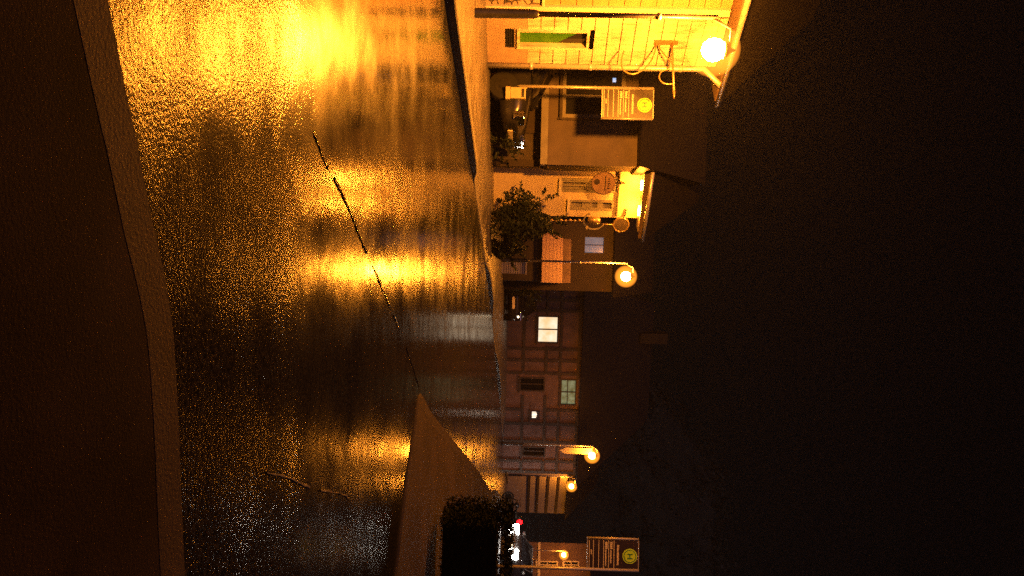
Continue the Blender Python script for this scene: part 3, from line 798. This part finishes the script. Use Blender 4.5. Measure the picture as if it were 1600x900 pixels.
# outbuilding with hipped red roof
fe = Facade(dp(800, 358, 28.2)[:2], dp(800, 440, 28.2)[:2])
hE = empty('outbuilding', fe.o, fe.rz, 'low outbuilding with hipped red roof and pale upper strip', 'outbuilding')
zl, zm_, zh = fe.at(847, 400)[1], fe.at(880, 400)[1], fe.at(893, 400)[1]; LE = fe.len
MB().box(.12, LE - .05, .15, 2.0, 0, zl - .02).build('wall', 'plasterD', hE)
xs = fe.at(880, 372)[0]
r_ = MB(); r_.face([(0, 0, zl), (LE, 0, zl), (LE, .35, zm_), (xs, .35, zm_)]); r_.face([(0, 0, zl), (xs, .35, zm_), (xs, 1.8, zm_), (0, 2.1, zl)])
r_.face([(LE, 0, zl), (LE, 2.1, zl), (LE, 1.8, zm_), (LE, .35, zm_)]); r_.face([(0, 0, zl - .02), (LE, 0, zl - .02), (LE, 2.1, zl - .02), (0, 2.1, zl - .02)])
r_.build('roof', 'roofE', hE)
MB().box(xs, LE - .002, .352, 1.8, zm_ + .002, zh).build('upper_strip', 'plasterF', hE)

# slatted cabinet
pc0, pc1 = dp(784, 404, 27.3), dp(822, 428, 27.3)
cb = empty('utility_cabinet', (pc0.x, 27.3, 0), 0, 'pale slatted cabinet at the foot of the second street lamp', 'cabinet')
wc = pc1.x - pc0.x
MB().box(.02, wc - .02, .03, .38, .05, pc1.z - .03).build('cabinet_body', 'plasterA', cb)
s_ = MB(); z = .12
while z < pc1.z - .05: s_.box(0, wc, -.01, .026, z, z + .065); z += .085
s_.build('slat', 'plasterG', cb)
MB().box(-.02, wc + .02, -.03, .4, pc1.z - .028, pc1.z + .02).build('cabinet_top', 'plasterG', cb)

# dark car and bush before the timbered house; glowing discs stand for chrome glints
pk = make_car('carpaint'); q = dp(800, 484, 31.5)
pk.location = (q.x - .6, 33.0, .05); pk.rotation_euler = (0, 0, R(-82))
for s in (-1, 1): MB().disc((2.06, s * .6, .68), .035, (1, 0, 0), .06, 12).build('front_glint', 'glint', pk)
MB().disc((1.0, -.9, 1.06), .03, (1, 0, 0), .05, 12).build('mirror_glint', 'glint', pk)
tag(pk, 'dark parked car facing the viewer before the timbered house, left of the bright window', 'car')
p = dp(812, 458, 31); shrub('slender_bush', (p.x, p.y, .8), (.42, .4, .8), 1100, .06, 'slender dark bush between the slatted cabinet and the dark car facing the viewer', 3)
# ================================================================== HALF TIMBERED HOUSE
ff = Facade(dp(800, 446, 38.8)[:2], dp(800, 738, 41)[:2])
hF = empty('timbered_house', ff.o, ff.rz, 'long half timbered house with one bright window under a dark roof', 'house')
LF = ff.len; zF = ff.at(907, 590)[1]
wins = [((840, 493), (872, 537), 'warmpane', (.5,), ()), ((876, 592), (900, 634), 'greenpane', (.5,), (.45,)), ((812, 589), (851, 612), 'glass', (.5,), ()),
        ((828, 641), (843, 656), 'candlepane', (), ()), ((816, 697), (852, 714), 'glass', (.5,), ())]
hs = []
for (xa, ya), (xb, yb_), pn, mxs, mzs in wins:
    u0, v0 = ff.at(xa, ya); u1, v1 = ff.at(xb, yb_); hs.append((u0, u1, v0, v1, pn, mxs, mzs))
MB().wall(0, LF, 0, zF, [h[:4] for h in hs], .2).build('front_wall', 'plasterF', hF)
for u0, u1, v0, v1, pn, mxs, mzs in hs:
    window(hF, u0, u1, v0, v1, pn, 'timber', .07, mxs, mzs, .1, 'timber')
# candle arch in the small window
u0, u1, v0, v1 = hs[3][:4]
cnd = MB()
for k in range(5):
    xx = u0 + (u1 - u0) * (.2 + .15 * k); cnd.box(xx - .018, xx + .018, .07, .085, v0 + .12, v0 + .2 + .08 * math.sin(math.pi * (k + .5) / 5) + .1)
cnd.build('candle', 'candle', hF)
def clear(xa, xb, za, zb): return not any(xa < h[1] and xb > h[0] and za < h[3] and zb > h[2] for h in hs)
tb = 0
zr_ = [1.0, ff.at(852, 590)[1] + .03, ff.at(876, 540)[1] + .02, zF - .12]
posts = sorted([.08, LF - .08] + [ff.at(850, y)[0] for y in (468, 485, 545, 563, 583, 640, 662, 690, 720)] + [])
for z in zr_:
    run = None
    xs_ = [0.0]
    x = 0.0
    while x < LF - .01:
        x2 = min(x + .25, LF)
        if clear(x, x2, z - .07, z + .07): run = (run[0] if run else x, x2)
        elif run: MB().box(run[0], run[1], -.06, -.004, z - .07, z + .07).build('rail', 'timber', hF); run = None
        x = x2
    if run: MB().box(run[0], run[1], -.06, -.004, z - .07, z + .07).build('rail', 'timber', hF)
for px_ in posts:
    mb = MB(); segs = [(0.0, 1.0 - .072)] + [(zr_[i] + .072, zr_[i + 1] - .072) for i in range(3)]
    any_ = False
    for a, b in segs:
        if clear(px_ - .08, px_ + .08, a, b): MB().box(px_ - .075, px_ + .075, -.055, -.004, a, b).build('post', 'timber', hF)
    mb.bm.free()
MB().box(0, LF, .24, 6, 0, zF - .02).build('house_core', 'plasterD', hF)
rz_ = ff.at(1025, 687)[1]; xr = ff.at(1000, 690)[0]
r_ = MB()
A1, A2, A3, A4 = (-.4, -.5, zF), (LF + .5, -.5, zF), (LF + .5, 6.5, zF), (-.4, 6.5, zF); B1, B2 = (1.5, 3, rz_), (xr, 3, rz_)
r_.face([A1, A2, B2, B1]); r_.face([A2, A3, B2]); r_.face([A3, A4, B1, B2]); r_.face([A4, A1, B1]); r_.face([A1, A4, A3, A2])
ro = r_.build('roof', 'roof', hF)
MB().box(3, 3.6, 2.2, 2.8, rz_ - .8, rz_ + .7).build('chimney', 'roof', ro)
# notice board beside lamp three
nb0, nb1 = dp(874, 697, 38.0), dp(925, 708, 38.0)
nb = empty('hanging_banner', (nb0.x, 38.0, nb0.z), 0, 'pale pointed banner hung on the pole of the third lamp', 'banner')
hh = nb1.z - nb0.z; ww = nb1.x - nb0.x
m_ = MB(); 
pts = [(.06, .35), (.06 + ww * .5, 0), (.06 + ww, .28), (.06 + ww, hh), (.06, hh)]
f1 = [m_.bm.verts.new((x, -.015, z)) for x, z in pts]; f2 = [m_.bm.verts.new((x, .015, z)) for x, z in pts]
m_.bm.faces.new(f1); m_.bm.faces.new(f2[::-1])
for k in range(5): m_.bm.faces.new((f1[k], f2[k], f2[(k + 1) % 5], f1[(k + 1) % 5]))
m_.build('cloth', 'plasterG', nb)
MB().tube([(-.02, 0, hh), (ww + .1, 0, hh)], .015, 8).build('rod', 'iron', nb)

# pale striped gable behind lamp four
fg = Facade(dp(800, 743, 54.2)[:2], dp(800, 800, 58)[:2])
hG = empty('striped_house', fg.o, fg.rz, 'pale gabled house with dark horizontal timbers at the street bend', 'house')
zG = fg.at(888, 750)[1]; LG = fg.len
MB().box(0, LG, 0, .3, 0, zG).build('front_wall', 'plasterG', hG)
for x in (827, 841, 857, 873):
    zz = fg.at(x, 750)[1]; MB().box(0, LG, -.05, -.004, zz - .09, zz + .09).build('rail', 'timber', hG)
MB().box(0, LG, .31, 5, 0, zG - .02).build('house_core', 'plasterD', hG)
r_ = MB(); r_.face([(-.3, -.4, zG), (LG + .3, -.4, zG), (LG + .3, 2.6, zG + 2.6), (-.3, 2.6, zG + 2.6)]); r_.face([(-.3, 5.6, zG), (LG + .3, 5.6, zG), (LG + .3, 2.6, zG + 2.6), (-.3, 2.6, zG + 2.6)])
r_.face([(-.3, -.4, zG + .0), (-.3, 5.6, zG), (-.3, 2.6, zG + 2.6)]); r_.face([(LG + .3, -.4, zG), (LG + .3, 5.6, zG), (LG + .3, 2.6, zG + 2.6)])
r_.build('roof', 'roof', hG)

# tall pale house at the end of the street
fh = Facade(dp(800, 846, 63)[:2], dp(800, 985, 60)[:2])
hH = empty('tall_house', fh.o, fh.rz, 'tall pale house at the far end of the street behind the dark bus stop sign', 'house')
zH = fh.at(922, 880)[1]; LH = fh.len
hw_ = [fh.at(838, 876), fh.at(872, 889)], [fh.at(880, 876), fh.at(905, 889)]
MB().wall(0, LH, 0, zH, [(a[0], b[0], a[1], b[1]) for a, b in hw_], .25).build('front_wall', 'plasterF', hH)
for a, b in hw_: window(hH, a[0], b[0], a[1], b[1], 'glass', 'trim', .1, (.5,), (.5,), .1, 'trim')
MB().box(0, LH, -.08, -.004, 2.6, 2.8).build('string_course', 'trim', hH)
MB().box(0, LH, .28, 6, 0, zH - .02).build('house_core', 'plasterD', hH)
r_ = MB(); r_.face([(-.4, -.5, zH), (LH + .4, -.5, zH), (LH + .4, 3, zH + 3), (-.4, 3, zH + 3)]); r_.face([(-.4, 6.5, zH), (LH + .4, 6.5, zH), (LH + .4, 3, zH + 3), (-.4, 3, zH + 3)])
r_.face([(-.4, -.5, zH), (-.4, 6.5, zH), (-.4, 3, zH + 3)]); r_.face([(LH + .4, -.5, zH), (LH + .4, 6.5, zH), (LH + .4, 3, zH + 3)])
r_.build('roof', 'roof', hH)

# ================================================================== RIGHT SIDE: hedge, far vehicles
h0, h1 = gp(683, 808, .1), gp(683, 960, .1)
hx0, hy0 = h0.x, h0.y; hz = dp(802, 830, hy0 + .3).z
hd = empty('clipped_hedge', (hx0, hy0, .1), 0, 'dark clipped box hedge on the corner pavement', 'hedge')
hl = MB(); Wd, Dp = 4.2, .9
for _ in range(16000):
    fx, fy, fz = random.random(), random.random(), random.random()
    s = random.random()
    if s < .4: fy = random.uniform(0, .12)
    elif s < .65: fz = random.uniform(.9, 1.0) + random.gauss(0, .02)
    elif s < .8: fx = random.uniform(0, .03)
    p = Vector((fx * Wd, fy * Dp, .03 + fz * (hz - .14)))
    a = Vector((random.gauss(0, 1), random.gauss(0, 1), random.gauss(0, 1))).normalized(); b = a.orthogonal().normalized(); q = random.uniform(.012, .026)
    hl.face([p - a * q, p + b * q * .6, p + a * q, p - b * q * .6])
hl.build('foliage', 'hedgeleaf', hd)
MB().box(.12, Wd, .12, Dp - .1, .05, hz - .28).build('twig_core', 'hedgeleaf', hd)

oc = make_car('carsilver', True)
pO = dp(817, 852, 40); oc.location = (pO.x + 1.4, pO.y + 1.4, .0)
oc.name = 'oncoming_car'
oc.rotation_euler = (0, 0, R(-135))
oc.scale = (1.22, 1.22, 1.22)
for s in (-1, 1): MB().disc((2.1, s * .4, .42), .1, (1, 0, 0), .05, 14).build('fog_light', 'head', oc)
tag(oc, 'oncoming car with glaring white headlights beyond the hedge', 'car')
# motorcycle riding away with a red tail lamp
pM = dp(812, 805, 42)
mc = empty('motorcycle', (pM.x, 42, 0), R(35), 'motorcycle with a single glowing red tail lamp far down the street', 'motorcycle')
for y in (-.1, 1.3):
    wmb = MB().tube([(0, y + .29 * math.cos(k * math.pi / 12), .31 + .29 * math.sin(k * math.pi / 12)) for k in range(25)], .05, 8).build('wheel', 'rubber', mc)
    MB().disc((0, y, .31), .2, (1, 0, 0), .03, 16).build('rim', 'chrome', wmb)
MB().tube([(0, -.1, .31), (0, .4, .5), (0, 1.0, .85), (0, 1.3, .31)], .04, 8).build('frame', 'iron', mc)
MB().box(-.13, .13, -.25, .45, .74, .86).build('seat', 'rubber', mc, .04)
MB().lathe([(.05, 0), (.16, .06), (.17, .16), (.05, .24)], (0, .66, .72), 14).build('fuel_tank', 'carpaint', mc)
MB().tube([(-.36, .88, 1.05), (-.1, 1.0, .98), (.1, 1.0, .98), (.36, .88, 1.05)], .016, 8).build('handlebar', 'chrome', mc)
MB().box(-.14, .14, -.45, -.18, .86, 1.1).build('top_box', 'iron', mc, .03)
MB().disc((0, -.47, 1.0), .16, (0, 1, 0), .05, 20).build('tail_light', 'tail', mc)
# small lit windows far down the street
for x, y, Y, lab in ((880, 773, 66, 'upper'), (868, 821, 70, 'middle'), (852, 868, 66, 'lower')):
    pass

# ================================================================== AIR: thin mist lit by the lamps
hz_ = MB().box(-75, 130, -14, 175, -1.0, 70)
m, n, b = mat('mist'); n.nodes.remove(b)
pv = n.nodes.new('ShaderNodeVolumePrincipled'); pv.inputs['Density'].default_value = .0003; pv.inputs['Color'].default_value = (.9, .9, .9, 1)
pv.inputs['Anisotropy'].default_value = .3
n.links.new(pv.outputs[0], n.nodes['Material Output'].inputs['Volume'])
tag(hz_.build('haze', m), 'thin night mist', kind='stuff')
